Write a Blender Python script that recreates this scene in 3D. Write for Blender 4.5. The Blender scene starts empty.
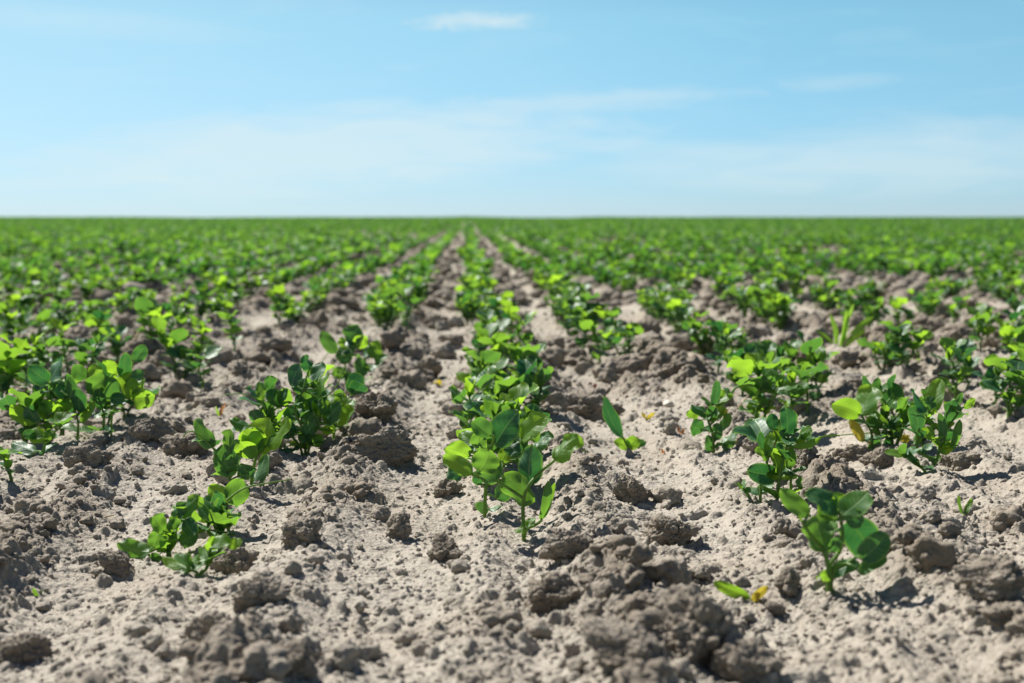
import bpy, bmesh, math, random
import numpy as np
from mathutils import Matrix, Vector
R = math.radians
sc = bpy.context.scene
COL = sc.collection
rng = np.random.default_rng(11)
F32 = np.float32

# ------------------------------------------------------------------ camera
CAM_H, FPX, CX, CY = 0.20, 1422.2, 512.0, 341.5
VPX, HZY = 467.0, 215.4
PITCH = math.atan((CY - HZY) / FPX)
YAW = math.atan((CX - VPX) / FPX * math.cos(PITCH))
cam_d = bpy.data.cameras.new('camera')
cam = bpy.data.objects.new('camera', cam_d)
COL.objects.link(cam)
cam.location = (0, 0, CAM_H)
cam.rotation_euler = (math.pi / 2 - PITCH, 0, -YAW)
cam_d.lens, cam_d.sensor_width = 50, 36
cam_d.clip_start, cam_d.clip_end = 0.02, 10000
cam_d.dof.use_dof = True
cam_d.dof.focus_distance = 1.01
cam_d.dof.aperture_fstop = 10.6
sc.camera = cam
RM = np.array(cam.rotation_euler.to_matrix())

def ray(px, py):
    return RM @ np.array([(px - CX) / FPX, -(py - CY) / FPX, -1.0])

def proj(x, y, z):
    p = np.stack([np.asarray(x, float), np.asarray(y, float), np.asarray(z, float) - CAM_H], -1) @ RM
    dz = np.maximum(-p[..., 2], 1e-4)
    return CX + FPX * p[..., 0] / dz, CY - FPX * p[..., 1] / dz

def at_depth(px, py, y):
    d = ray(px, py)
    t = y / d[1]
    return np.array([d[0] * t, y, CAM_H + d[2] * t])

# ------------------------------------------------------------------ noise
def hsh(ix, iy, iz, seed):
    h = (ix.astype(np.uint32) * np.uint32(374761393) + iy.astype(np.uint32) * np.uint32(668265263)
         + iz.astype(np.uint32) * np.uint32(2246822519) + np.uint32((seed * 3266489917) & 0xffffffff))
    h ^= h >> np.uint32(15); h *= np.uint32(2246822519)
    h ^= h >> np.uint32(13); h *= np.uint32(3266489917)
    h ^= h >> np.uint32(16)
    return h

def u01(h, k=0):
    if k:
        h = (h ^ np.uint32(k * 0x9E3779B1 & 0xffffffff)) * np.uint32(2654435761)
        h ^= h >> np.uint32(15); h *= np.uint32(2246822519); h ^= h >> np.uint32(13)
    return (h >> np.uint32(8)).astype(F32) * F32(1 / 16777216)

def vnoise(x, y, z=None, seed=0):
    """smooth value noise in -1..1"""
    xi, yi = np.floor(x), np.floor(y)
    fx, fy = (x - xi).astype(F32), (y - yi).astype(F32)
    xi, yi = xi.astype(np.int64), yi.astype(np.int64)
    sx, sy = fx * fx * (3 - 2 * fx), fy * fy * (3 - 2 * fy)
    if z is None:
        z0 = np.zeros_like(xi)
        def lay(zi):
            a, b = u01(hsh(xi, yi, zi, seed)), u01(hsh(xi + 1, yi, zi, seed))
            c, d = u01(hsh(xi, yi + 1, zi, seed)), u01(hsh(xi + 1, yi + 1, zi, seed))
            return (a + (b - a) * sx) * (1 - sy) + (c + (d - c) * sx) * sy
        return lay(z0) * 2 - 1
    zi = np.floor(z); fz = (z - zi).astype(F32); zi = zi.astype(np.int64)
    sz = fz * fz * (3 - 2 * fz)
    def lay(zz):
        a, b = u01(hsh(xi, yi, zz, seed)), u01(hsh(xi + 1, yi, zz, seed))
        c, d = u01(hsh(xi, yi + 1, zz, seed)), u01(hsh(xi + 1, yi + 1, zz, seed))
        return (a + (b - a) * sx) * (1 - sy) + (c + (d - c) * sx) * sy
    return (lay(zi) * (1 - sz) + lay(zi + 1) * sz) * 2 - 1

def lumps(x, y, cell, seed, prob, r0, r1, soft=False):
    """height of randomly scattered half-buried lumps (0 outside), in metres"""
    gx, gy = np.floor(x / cell).astype(np.int64), np.floor(y / cell).astype(np.int64)
    out = np.zeros(x.shape, F32)
    z0 = np.zeros_like(gx)
    for dx in (-1, 0, 1):
        for dy in (-1, 0, 1):
            h = hsh(gx + dx, gy + dy, z0, seed)
            px = (gx + dx + u01(h, 1)) * cell - x
            py = (gy + dy + u01(h, 2)) * cell - y
            r = r0 + (r1 - r0) * u01(h, 3) ** 2
            a = u01(h, 4) * 6.283
            ca, sa = np.cos(a), np.sin(a)
            q = 1 + .5 * u01(h, 5)
            u, v = (px * ca + py * sa) * q, (py * ca - px * sa)
            d2 = r * r - u * u - v * v
            ok = (d2 > 0) & (u01(h, 6) < prob)
            out = np.maximum(out, np.where(ok, (np.maximum(d2, 0) / r if soft else np.sqrt(np.maximum(d2, 0))) * (.45 + .4 * u01(h, 7)), 0))
    return out.astype(F32)

def cells2(x, y, cell, seed):
    """angular aggregates: distance to the nearest cell border (0 in the cracks) and a random level per cell"""
    gx, gy = np.floor(x / cell).astype(np.int64), np.floor(y / cell).astype(np.int64)
    f1 = np.full(x.shape, 9, F32); f2 = f1.copy(); lev = np.zeros(x.shape, F32); z0 = np.zeros_like(gx)
    for dx in (-1, 0, 1):
        for dy in (-1, 0, 1):
            h = hsh(gx + dx, gy + dy, z0, seed)
            d = np.hypot((gx + dx + u01(h, 1)) - x / cell, (gy + dy + u01(h, 2)) - y / cell).astype(F32)
            near = d < f1
            f2 = np.where(near, f1, np.minimum(f2, d)); lev = np.where(near, u01(h, 3), lev); f1 = np.where(near, d, f1)
    return np.minimum(f2 - f1, .45), lev

SPC = 0.87 * CAM_H          # row spacing
X0 = 0.12 * CAM_H           # the row that runs to the vanishing point

def rough(x, y):
    """how cloddy the soil is, 0..1: a loose ridge on the right of every row, a smooth crust between"""
    p = np.mod((x - X0) / SPC + .06 * vnoise(x * 3, y * 4, seed=5), 1)
    dd = lambda c: (np.abs(np.mod(p - c + .5, 1) - .5))
    ridge = np.exp(-(dd(.30) / .15) ** 2) + .5 * np.exp(-(dd(.93) / .10) ** 2)
    n = vnoise(x / .13, y / .17, seed=6) * .6 + vnoise(x / .05, y / .06, seed=7) * .4
    far = np.clip((y - .95) / 1.1, 0, 1)
    return np.clip(.24 * far + .10 * far * n + .72 * ridge * (1 + .6 * n) + .42 * n - .06, 0, 1).astype(F32), ridge.astype(F32)

def terrain(x, y):
    d = np.maximum(y - 85, 0)
    w = np.clip((y - 30) / 50, 0, 1)
    return -d * d * 1.6e-4 / (1 + d * .02) + w * (.065 * vnoise(x / 5.0, y / 9.0, seed=51) + .03 * vnoise(x / 1.7, y / 4.0, seed=52))

CALM = []
for _px, _py in ((829, 606), (168, 562), (200, 580), (228, 537), (485, 522), (524, 546), (776, 512), (714, 456), (925, 470), (40, 462)):
    _d = ray(_px, _py); _t = -CAM_H / _d[2]; CALM.append((_d[0] * _t, _d[1] * _t))
def height(x, y, sp=None, full=True):
    x = np.asarray(x, F32); y = np.asarray(y, F32)
    if sp is None:
        sp = np.full(x.shape, .001, F32)
    m, ridge = rough(x, y)
    near = 1 / (1 + (y / 25) ** 2)
    h = .007 * vnoise(x / .24, y / .30, seed=1) + .0065 * vnoise(x / .075, y / .085, seed=2) + .0025 * vnoise(x / .03, y / .035, seed=8) + .012 * ridge - .005
    h = h * near
    wx = x + .0045 * vnoise(x / .012, y / .012, seed=21) + .0014 * vnoise(x / .004, y / .004, seed=23)
    wy = y + .0045 * vnoise(x / .012, y / .012, seed=22) + .0014 * vnoise(x / .004, y / .004, seed=24)
    def fade(r):
        return np.clip(2.2 - 1.6 * sp / r, 0, 1).astype(F32)
    big = lumps(wx, wy, .060, 31, .02 + .62 * m, .012, .027) * fade(.017)
    med = lumps(wx, wy, .026, 32, .10 + .60 * m, .005, .0120) * fade(.008)
    calm = np.ones(x.shape, F32)          # soil pressed flat by the seed drill right where these seedlings came up
    for cx_, cy_ in CALM:
        calm *= 1 - .85 * np.exp(-(((x - cx_) / .036) ** 2 + ((y - cy_ + .016) / .06) ** 2)).astype(F32)
    big = big * calm; med = med * (.3 + .7 * calm)
    h = h + big * .75 + med * .8
    if full:
        h = h + lumps(wx, wy, .011, 33, .34 + .58 * m, .0019, .0056, True) * fade(.0034) * 1.25
        h = h + lumps(wx, wy, .0050, 34, .75 + .25 * m, .0010, .0025, True) * fade(.0018) * 1.1
        e, lv = cells2(wx, wy, .0155, 61)
        h = h + (.25 + .75 * m) * (.0065 * e + .0035 * lv) * fade(.005)
        e, lv = cells2(wx, wy, .0062, 62)
        h = h + (.35 + .65 * m) * (.0030 * e + .0014 * lv) * fade(.0025)
        h = h + (.0016 * m + .0006) * vnoise(x / .007, y / .007, seed=3) * fade(.004)
    return (h + terrain(x, y)).astype(F32), m, big

def hz(x, y):
    return float(height(np.array([x]), np.array([y]))[0][0])

def ground_px(px, py):
    """point of the soil seen at a pixel"""
    d = ray(px, py)
    z = 0.0
    for _ in range(6):
        t = (z - CAM_H) / d[2]
        x, y = d[0] * t, d[1] * t
        m = float(height(np.array([x]), np.array([y]), full=False)[0][0])
        z = .5 * z + .5 * m
    return x, y, hz(x, y)

# ------------------------------------------------------------------ materials
def mat(name):
    m = bpy.data.materials.new(name); m.use_nodes = True
    nt = m.node_tree; nt.nodes.clear()
    return m, nt

def N(nt, kind, **kw):
    n = nt.nodes.new(kind)
    for k, v in kw.items():
        if k.startswith('_'):
            setattr(n, k[1:], v)
        else:
            key = int(k[1:]) if k[0] == 'i' and k[1:].isdigit() else k.replace('__', ' ')
            if hasattr(v, 'is_linked') or isinstance(v, bpy.types.NodeSocket):
                nt.links.new(v, n.inputs[key])
            else:
                n.inputs[key].default_value = v
    return n

def mth(nt, op, a, b=None, c=None, clamp=False):
    n = nt.nodes.new('ShaderNodeMath'); n.operation = op; n.use_clamp = clamp
    for i, v in enumerate((a, b, c)):
        if v is None: continue
        if isinstance(v, bpy.types.NodeSocket): nt.links.new(v, n.inputs[i])
        else: n.inputs[i].default_value = v
    return n.outputs[0]

def mixc(nt, f, a, b, blend='MIX'):
    n = nt.nodes.new('ShaderNodeMix'); n.data_type = 'RGBA'; n.blend_type = blend
    for i, v in ((0, f), (6, a), (7, b)):
        if isinstance(v, bpy.types.NodeSocket): nt.links.new(v, n.inputs[i])
        elif i == 0: n.inputs[0].default_value = v
        else: n.inputs[i].default_value = (*v, 1)
    return n.outputs[2]

def soil_material(name, crust, loose, use_attr):
    m, nt = mat(name)
    tc = nt.nodes.new('ShaderNodeTexCoord').outputs['Object']
    if use_attr:
        geo = nt.nodes.new('ShaderNodeNewGeometry').outputs['Position']
        co = geo
    else:
        co = nt.nodes.new('ShaderNodeNewGeometry').outputs['Position']
    n1 = N(nt, 'ShaderNodeTexNoise', Vector=co, Scale=38.0, Detail=8.0, Roughness=.65).outputs[0]
    n2 = N(nt, 'ShaderNodeTexNoise', Vector=co, Scale=420.0, Detail=5.0, Roughness=.7).outputs[0]
    n3 = N(nt, 'ShaderNodeTexVoronoi', Vector=co, Scale=520.0).outputs['Distance']
    n4 = N(nt, 'ShaderNodeTexNoise', Vector=co, Scale=7.0, Detail=3.0).outputs[0]
    if use_attr:
        at = nt.nodes.new('ShaderNodeAttribute'); at.attribute_name = 'loose'
        f = mth(nt, 'ADD', at.outputs['Fac'], mth(nt, 'MULTIPLY', mth(nt, 'SUBTRACT', n1, .5), 1.3), clamp=True)
    else:
        f = mth(nt, 'ADD', .55, mth(nt, 'MULTIPLY', mth(nt, 'SUBTRACT', n1, .5), 2.0), clamp=True)
    c = mixc(nt, f, crust, loose)
    c = mixc(nt, mth(nt, 'MULTIPLY', mth(nt, 'SUBTRACT', n2, .42, clamp=True), 1.6, clamp=True), c,
             tuple(v * .62 for v in loose))
    c = mixc(nt, mth(nt, 'MULTIPLY', mth(nt, 'SUBTRACT', n4, .45, clamp=True), 1.2, clamp=True), c,
             (loose[0] * 1.05, loose[1] * .97, loose[2] * .86))
    bs = N(nt, 'ShaderNodeBsdfPrincipled', Base__Color=c, Roughness=.95)
    bs.inputs['Specular IOR Level'].default_value = .12
    hh = mth(nt, 'ADD', mth(nt, 'MULTIPLY', n2, 1.0), mth(nt, 'MULTIPLY', n3, -.6))
    bp = N(nt, 'ShaderNodeBump', Height=hh, Strength=.75, Distance=.0014)
    nt.links.new(bp.outputs[0], bs.inputs['Normal'])
    o = nt.nodes.new('ShaderNodeOutputMaterial'); nt.links.new(bs.outputs[0], o.inputs[0])
    return m

CRUST, LOOSE = (.338, .305, .255), (.192, .162, .127)
M_SOIL = soil_material('dry field soil', CRUST, LOOSE, True)
M_CLOD = soil_material('dry soil clod', (.300, .265, .216), (.185, .156, .122), False)

def leaf_material(name, dark, light, tr_dark, tr_light, trans=.46, rough=.42, vein=True):
    m, nt = mat(name)
    at = nt.nodes.new('ShaderNodeAttribute'); at.attribute_name = 'luv'
    sep = N(nt, 'ShaderNodeSeparateXYZ', Vector=at.outputs['Vector'])
    u, t, tone = sep.outputs
    au = mth(nt, 'ABSOLUTE', u)
    co = nt.nodes.new('ShaderNodeNewGeometry').outputs['Position']
    n1 = N(nt, 'ShaderNodeTexNoise', Vector=co, Scale=180.0, Detail=4.0).outputs[0]
    c = mixc(nt, tone, dark, light); tr = mixc(nt, tone, tr_dark, tr_light)
    spots = mth(nt, 'MULTIPLY', mth(nt, 'SUBTRACT', n1, .45, clamp=True), 1.6, clamp=True)
    c = mixc(nt, spots, c, tuple(v * 1.45 for v in light))
    rim = mth(nt, 'MULTIPLY', mth(nt, 'SUBTRACT', mth(nt, 'MAXIMUM', au, mth(nt, 'ABSOLUTE', mth(nt, 'SUBTRACT', mth(nt, 'MULTIPLY', t, 2.0), 1.0))), .82, clamp=True), 5.0, clamp=True)
    nrm = None
    if vein:
        c = mixc(nt, mth(nt, 'MULTIPLY', rim, .75), c, (.20, .33, .06)); tr = mixc(nt, mth(nt, 'MULTIPLY', rim, .6), tr, tr_light)
        mid = mth(nt, 'SUBTRACT', 1.0, mth(nt, 'DIVIDE', au, .09), clamp=True)
        sv = mth(nt, 'SINE', mth(nt, 'MULTIPLY', mth(nt, 'SUBTRACT', t, mth(nt, 'MULTIPLY', au, .28)), 44.0))
        sv = mth(nt, 'MULTIPLY', mth(nt, 'SUBTRACT', sv, .80, clamp=True), 2.2, clamp=True)
        v = mth(nt, 'MAXIMUM', mid, sv)
        c = mixc(nt, mth(nt, 'MULTIPLY', v, .75), c, (.19, .31, .12))
        tr = mixc(nt, mth(nt, 'MULTIPLY', v, .40), tr, tuple(x * .55 for x in tr_light))
        bh = mth(nt, 'SUBTRACT', mth(nt, 'MULTIPLY', n1, .4), v)
        nrm = N(nt, 'ShaderNodeBump', Height=bh, Strength=.35, Distance=.0007).outputs[0]
    bs = N(nt, 'ShaderNodeBsdfPrincipled', Base__Color=c, Roughness=rough)
    bs.inputs['Specular IOR Level'].default_value = .34 if vein else .18
    ts = N(nt, 'ShaderNodeBsdfTranslucent', Color=tr)
    if nrm is not None:
        nt.links.new(nrm, bs.inputs['Normal']); nt.links.new(nrm, ts.inputs['Normal'])
    fac = mth(nt, 'MULTIPLY', trans, mth(nt, 'ADD', .62, mth(nt, 'MULTIPLY', tone, .62)), clamp=True)
    mx = N(nt, 'ShaderNodeMixShader', i0=fac, i1=bs.outputs[0], i2=ts.outputs[0])
    o = nt.nodes.new('ShaderNodeOutputMaterial'); nt.links.new(mx.outputs[0], o.inputs[0])
    return m

M_LEAF = leaf_material('pea leaf', (.018, .074, .046), (.060, .150, .030), (.032, .18, .03), (.28, .48, .025), .50, .46)
M_STEM = leaf_material('pea stem', (.075, .15, .035), (.13, .21, .045), (.25, .45, .04), (.36, .55, .06), .3, .5, False)
M_FAR = leaf_material('far pea leaf', (.026, .088, .036), (.056, .135, .026), (.06, .25, .025), (.21, .40, .025), .46, .5, False)
M_YEL = leaf_material('yellowed leaf', (.30, .25, .03), (.38, .29, .03), (.48, .38, .03), (.52, .42, .04), .45, .5, True)
M_DRY = leaf_material('dried orange leaf', (.30, .11, .03), (.36, .15, .04), (.5, .18, .04), (.6, .26, .06), .3, .7, False)
M_RED = leaf_material('reddish leaf', (.13, .035, .035), (.16, .045, .04), (.25, .06, .05), (.4, .08, .06), .3, .6, False)
M_STRAW = leaf_material('dry straw', (.42, .35, .20), (.50, .42, .26), (.5, .42, .25), (.5, .42, .25), .15, .6, False)
M_GRASS = leaf_material('grass blade', (.060, .13, .025), (.10, .18, .03), (.25, .5, .04), (.35, .6, .05), .4, .45, False)

def stone_material():
    m, nt = mat('pale pebble')
    co = nt.nodes.new('ShaderNodeTexCoord').outputs['Object']
    n = N(nt, 'ShaderNodeTexNoise', Vector=co, Scale=220.0, Detail=5.0).outputs[0]
    c = mixc(nt, n, (.34, .29, .22), (.50, .45, .36))
    bs = N(nt, 'ShaderNodeBsdfPrincipled', Base__Color=c, Roughness=.6)
    o = nt.nodes.new('ShaderNodeOutputMaterial'); nt.links.new(bs.outputs[0], o.inputs[0])
    return m
M_STONE = stone_material()

# ------------------------------------------------------------------ mesh helpers
class MB:
    def __init__(s):
        s.v, s.f, s.a, s.n = [], [], [], 0
    def add(s, verts, faces, attr):
        s.v.append(np.asarray(verts, F32)); s.a.append(np.asarray(attr, F32))
        s.f.append(np.asarray(faces, np.int64) + s.n); s.n += len(verts)
    def arrays(s):
        return np.concatenate(s.v), np.concatenate(s.f), np.concatenate(s.a)

def quad_mesh(name, V, Q, A=None, aname='luv', material=None, smooth=True, fattr=None):
    me = bpy.data.meshes.new(name)
    nf = len(Q); k = Q.shape[1]
    me.vertices.add(len(V)); me.loops.add(nf * k); me.polygons.add(nf)
    me.vertices.foreach_set('co', np.ascontiguousarray(V, F32).ravel())
    me.loops.foreach_set('vertex_index', np.ascontiguousarray(Q, np.int32).ravel())
    me.polygons.foreach_set('loop_start', np.arange(0, nf * k, k, dtype=np.int32))
    me.polygons.foreach_set('loop_total', np.full(nf, k, np.int32))
    me.polygons.foreach_set('use_smooth', np.full(nf, smooth, bool))
    me.update(calc_edges=True)
    if A is not None:
        at = me.attributes.new(aname, 'FLOAT_VECTOR', 'POINT')
        at.data.foreach_set('vector', np.ascontiguousarray(A, F32).ravel())
    if fattr is not None:
        at = me.attributes.new(fattr[0], 'FLOAT', 'POINT')
        at.data.foreach_set('value', np.ascontiguousarray(fattr[1], F32))
    if material: me.materials.append(material)
    return me

def link(name, me, parent=None, loc=(0, 0, 0)):
    o = bpy.data.objects.new(name, me)
    COL.objects.link(o)
    o.location = loc
    if parent is not None: o.parent = parent
    return o

def tag(o, label, cat, group=None):
    o['label'] = label; o['category'] = cat
    if group: o['group'] = group

def thing(name, label, cat, loc, group=None):
    o = bpy.data.objects.new(name, None); COL.objects.link(o)
    o.location = loc; o.empty_display_size = .01
    tag(o, label, cat, group)
    return o

def unit(v):
    v = np.asarray(v, float)
    return v / max(np.linalg.norm(v), 1e-9)

def leaflet(mb, P, D, Nn, L, W, tone, r, nt=9, nu=6, fold=.35, bend=.25, tip=.96):
    D = unit(D); S = unit(np.cross(D, Nn)); Nn = np.cross(S, D)
    t = np.linspace(0, 1, nt); u = np.linspace(-1, 1, nu + 1)
    q = np.abs(2 * t ** tip - 1)
    prof = np.maximum(1 - q ** 2.5, 0) ** .55
    prof[0] = .14; prof[-1] = .16
    T, U = np.meshgrid(t, u, indexing='ij')
    w = (W / 2) * prof[:, None] * np.ones_like(U)
    ph, am = r.uniform(0, 6.28), r.uniform(.04, .13)
    skew = r.uniform(-.08, .08)
    c = U * w + skew * L * np.sin(T * np.pi)
    h = fold * np.abs(U * w) * (1 - .35 * np.abs(U)) - bend * L * (T ** 1.8) + bend * .35 * L * T \
        + am * W * (np.sin(T * 7 + ph + U * 2) + .6 * np.sin(T * 13 + ph * 2 - U * 3)) * np.abs(U)
    V = np.asarray(P)[None, None, :] + D * (T * L)[..., None] + S * c[..., None] + Nn * h[..., None]
    i = np.arange((nt - 1) * nu).reshape(nt - 1, nu)
    a = (np.arange(nt - 1)[:, None] * (nu + 1) + np.arange(nu)[None, :])
    Q = np.stack([a, a + 1, a + nu + 2, a + nu + 1], -1).reshape(-1, 4)
    A = np.stack([U, T, np.full_like(U, tone)], -1).reshape(-1, 3)
    mb.add(V.reshape(-1, 3), Q, A)

def tube(mb, pts, r0, r1, tone=.5, ns=6, smooth_n=4):
    pts = np.asarray(pts, float)
    if len(pts) > 2 and smooth_n > 1:        # Catmull-Rom through the points
        p = np.vstack([2 * pts[0] - pts[1], pts, 2 * pts[-1] - pts[-2]])
        out = []
        for i in range(1, len(p) - 2):
            for t in np.linspace(0, 1, smooth_n, endpoint=False):
                out.append(.5 * (2 * p[i] + (p[i + 1] - p[i - 1]) * t + (2 * p[i - 1] - 5 * p[i] + 4 * p[i + 1] - p[i + 2]) * t ** 2
                                 + (3 * p[i] - p[i - 1] - 3 * p[i + 1] + p[i + 2]) * t ** 3))
        out.append(pts[-1]); pts = np.array(out)
    n = len(pts)
    rad = np.linspace(r0, r1, n)
    tg = np.gradient(pts, axis=0)
    V = []
    ref = np.array([.31, .82, .47])
    for i in range(n):
        d = unit(tg[i]); s = unit(np.cross(d, ref)); b = np.cross(d, s)
        a = np.arange(ns) * 2 * np.pi / ns
        V.append(pts[i] + rad[i] * (np.cos(a)[:, None] * s + np.sin(a)[:, None] * b))
    V = np.concatenate(V)
    Q = []
    for i in range(n - 1):
        for k in range(ns):
            Q.append((i * ns + k, i * ns + (k + 1) % ns, (i + 1) * ns + (k + 1) % ns, (i + 1) * ns + k))
    A = np.zeros((len(V), 3)); A[:, 2] = tone
    mb.add(V, Q, A)
    return pts

# ------------------------------------------------------------------ pea seedlings
def plant_shape(r, H, lod=0, lush=1.0, stems=None):
    """a seedling in local metres: list of stem MBs and leaf MBs"""
    nt_, nu_, ns = ((9, 6, 6), (6, 4, 5), (4, 2, 3))[lod]
    stem = MB(); leaves = []
    k = stems or (1 if r.random() < .5 else 2)
    yaw0 = r.uniform(0, 6.28)
    for s in range(k):
        Hs = H * (1 if s == 0 else r.uniform(.6, .9))
        az = yaw0 + s * 2.2 + r.uniform(-.4, .4)
        lean = r.uniform(.05, .30) if k == 1 else r.uniform(.2, .5)
        n = max(3, int(round(Hs / .0118)))
        base = np.array([math.cos(az), math.sin(az), 0]) * (.004 * s)
        pts = [base + [0, 0, -.012]]
        wob = r.uniform(-.0025, .0025, (n + 1, 3)); wob[:, 2] = 0
        for i in range(n + 1):
            f = i / n
            pts.append(base + np.array([math.cos(az), math.sin(az), 0]) * lean * Hs * .62 * f ** 1.3
                       + np.array([0, 0, 1.0]) * Hs * .70 * f + wob[i] * (f > 0))
        tube(stem, pts, .0017, .0010, r.uniform(.3, .8), ns, 3 if lod == 0 else 2 if lod == 1 else 1)
        pz = yaw0 + r.uniform(0, 3.14) + s
        for i in range(1, n + 1):
            f = i / n
            P = pts[i + 1]
            phi = pz + (i % 2) * math.pi + r.uniform(-.5, .5)
            out = np.array([math.cos(phi), math.sin(phi), 0])
            size = (.55 + .6 * math.sin(min(f, .8) * 1.9)) * r.uniform(.85, 1.15) * lush
            tone = float(np.clip(r.normal(.26 + .30 * f, .32), 0, 1))
            mb = MB()
            if f < .98:
                # a leaf: stalk, a pair of leaflets, and two stipules at the node
                el = r.uniform(.6, 1.2)
                pl = r.uniform(.009, .017) * size
                D = out * math.cos(el) + np.array([0, 0, math.sin(el)])
                E = P + D * pl
                tube(mb, [P, P + D * pl * .5 + [0, 0, .001], E], .0008, .0006, .7, max(3, ns - 2), 1)
                side = np.array([-out[1], out[0], 0])
                L = r.uniform(.018, .026) * size
                for sg in (-1, 1):
                    sp = r.uniform(.75, 1.15)
                    dd = unit(D * math.cos(sp) + side * sg * math.sin(sp) + np.array([0, 0, r.uniform(.0, .9)]))
                    nn = unit(np.array([0, 0, r.uniform(.25, 1.0)]) + out * r.uniform(-1.1, .5) - side * sg * r.uniform(.1, .9))
                    leaflet(mb, E, dd, nn, L, L * r.uniform(.74, .94), tone + r.uniform(-.15, .15), r, nt_, nu_,
                            r.uniform(.05, .55), r.uniform(.05, .45))
                if f > .4 and r.random() < .35:
                    q = E + unit(D + [0, 0, .3]) * .014
                    tube(mb, [E, q, q + unit(D * .8 + side * r.uniform(-.8, .8)) * .012], .0006, .0003, .8, 3, 3 if lod < 2 else 1)
                Ls = L * r.uniform(.6, .85)
                for sg in (-1, 1):
                    dd = unit(out * .55 + side * sg * .75 + np.array([0, 0, r.uniform(.1, .7)]))
                    nn = unit(np.array([0, 0, 1.0]) - out * .4 - side * sg * .35)
                    if lod == 2 and sg == 1: continue
                    leaflet(mb, P, dd, nn, Ls, Ls * .6, tone - .1, r, max(4, nt_ - 3), max(2, nu_ - 2), .3, .3)
            else:
                # the folded tip
                for q in range(3):
                    a = phi + q * 2.1
                    o = np.array([math.cos(a), math.sin(a), 0])
                    L = r.uniform(.013, .020) * lush
                    leaflet(mb, P - [0, 0, .003], unit(o * .45 + [0, 0, 1]), unit(-o + [0, 0, .3]), L, L * .6,
                            min(1, tone + .1), r, max(4, nt_ - 3), max(2, nu_ - 2), .8, -.1)
            leaves.append(mb)
    return stem, leaves

def mesh_of(name, mb, m):
    V, Q, A = mb.arrays()
    return quad_mesh(name, V, Q, A, material=m)

ROWNAME = {0: 'the center row'}
ORD = ['', 'first', 'second', 'third', 'fourth', 'fifth', 'sixth', 'seventh', 'eighth', 'ninth', 'tenth', 'eleventh', 'twelfth',
       'thirteenth', 'fourteenth', 'fifteenth', 'sixteenth', 'seventeenth', 'eighteenth', 'nineteenth', 'twentieth',
       'twenty-first', 'twenty-second', 'twenty-third', 'twenty-fourth', 'twenty-fifth', 'twenty-sixth', 'twenty-seventh',
       'twenty-eighth', 'twenty-ninth', 'thirtieth', 'thirty-first', 'thirty-second', 'thirty-third', 'thirty-fourth',
       'thirty-fifth', 'thirty-sixth', 'thirty-seventh', 'thirty-eighth', 'thirty-ninth', 'fortieth']
for k in range(1, 15):
    ROWNAME[k] = f'the {ORD[k]} row right of center'
    ROWNAME[-k] = f'the {ORD[k]} row left of center'
GROUP = 'pea seedlings in the rows of the field'
placed = []       # (x, y) of plants that stand already

def build_seedling(x, y, H, seed, label, stems=None, lush=1.0, lod=0, split=True, yaw=0.0):
    r = np.random.default_rng(seed)
    st, lv = plant_shape(r, H, lod, lush, stems)
    z = hz(x, y)
    t = thing('pea_seedling', label, 'seedling', (x, y, z), GROUP)
    t.rotation_euler.z = yaw
    link('stem', mesh_of('stem', st, M_STEM), t)
    if split:
        for mb in lv: link('leaf', mesh_of('leaf', mb, M_LEAF), t)
    else:
        al = MB()
        for mb in lv:
            V, Q, A = mb.arrays(); al.add(V, Q, A)
        link('foliage', mesh_of('foliage', al, M_LEAF), t)
    placed.append((x, y))
    return t

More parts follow.
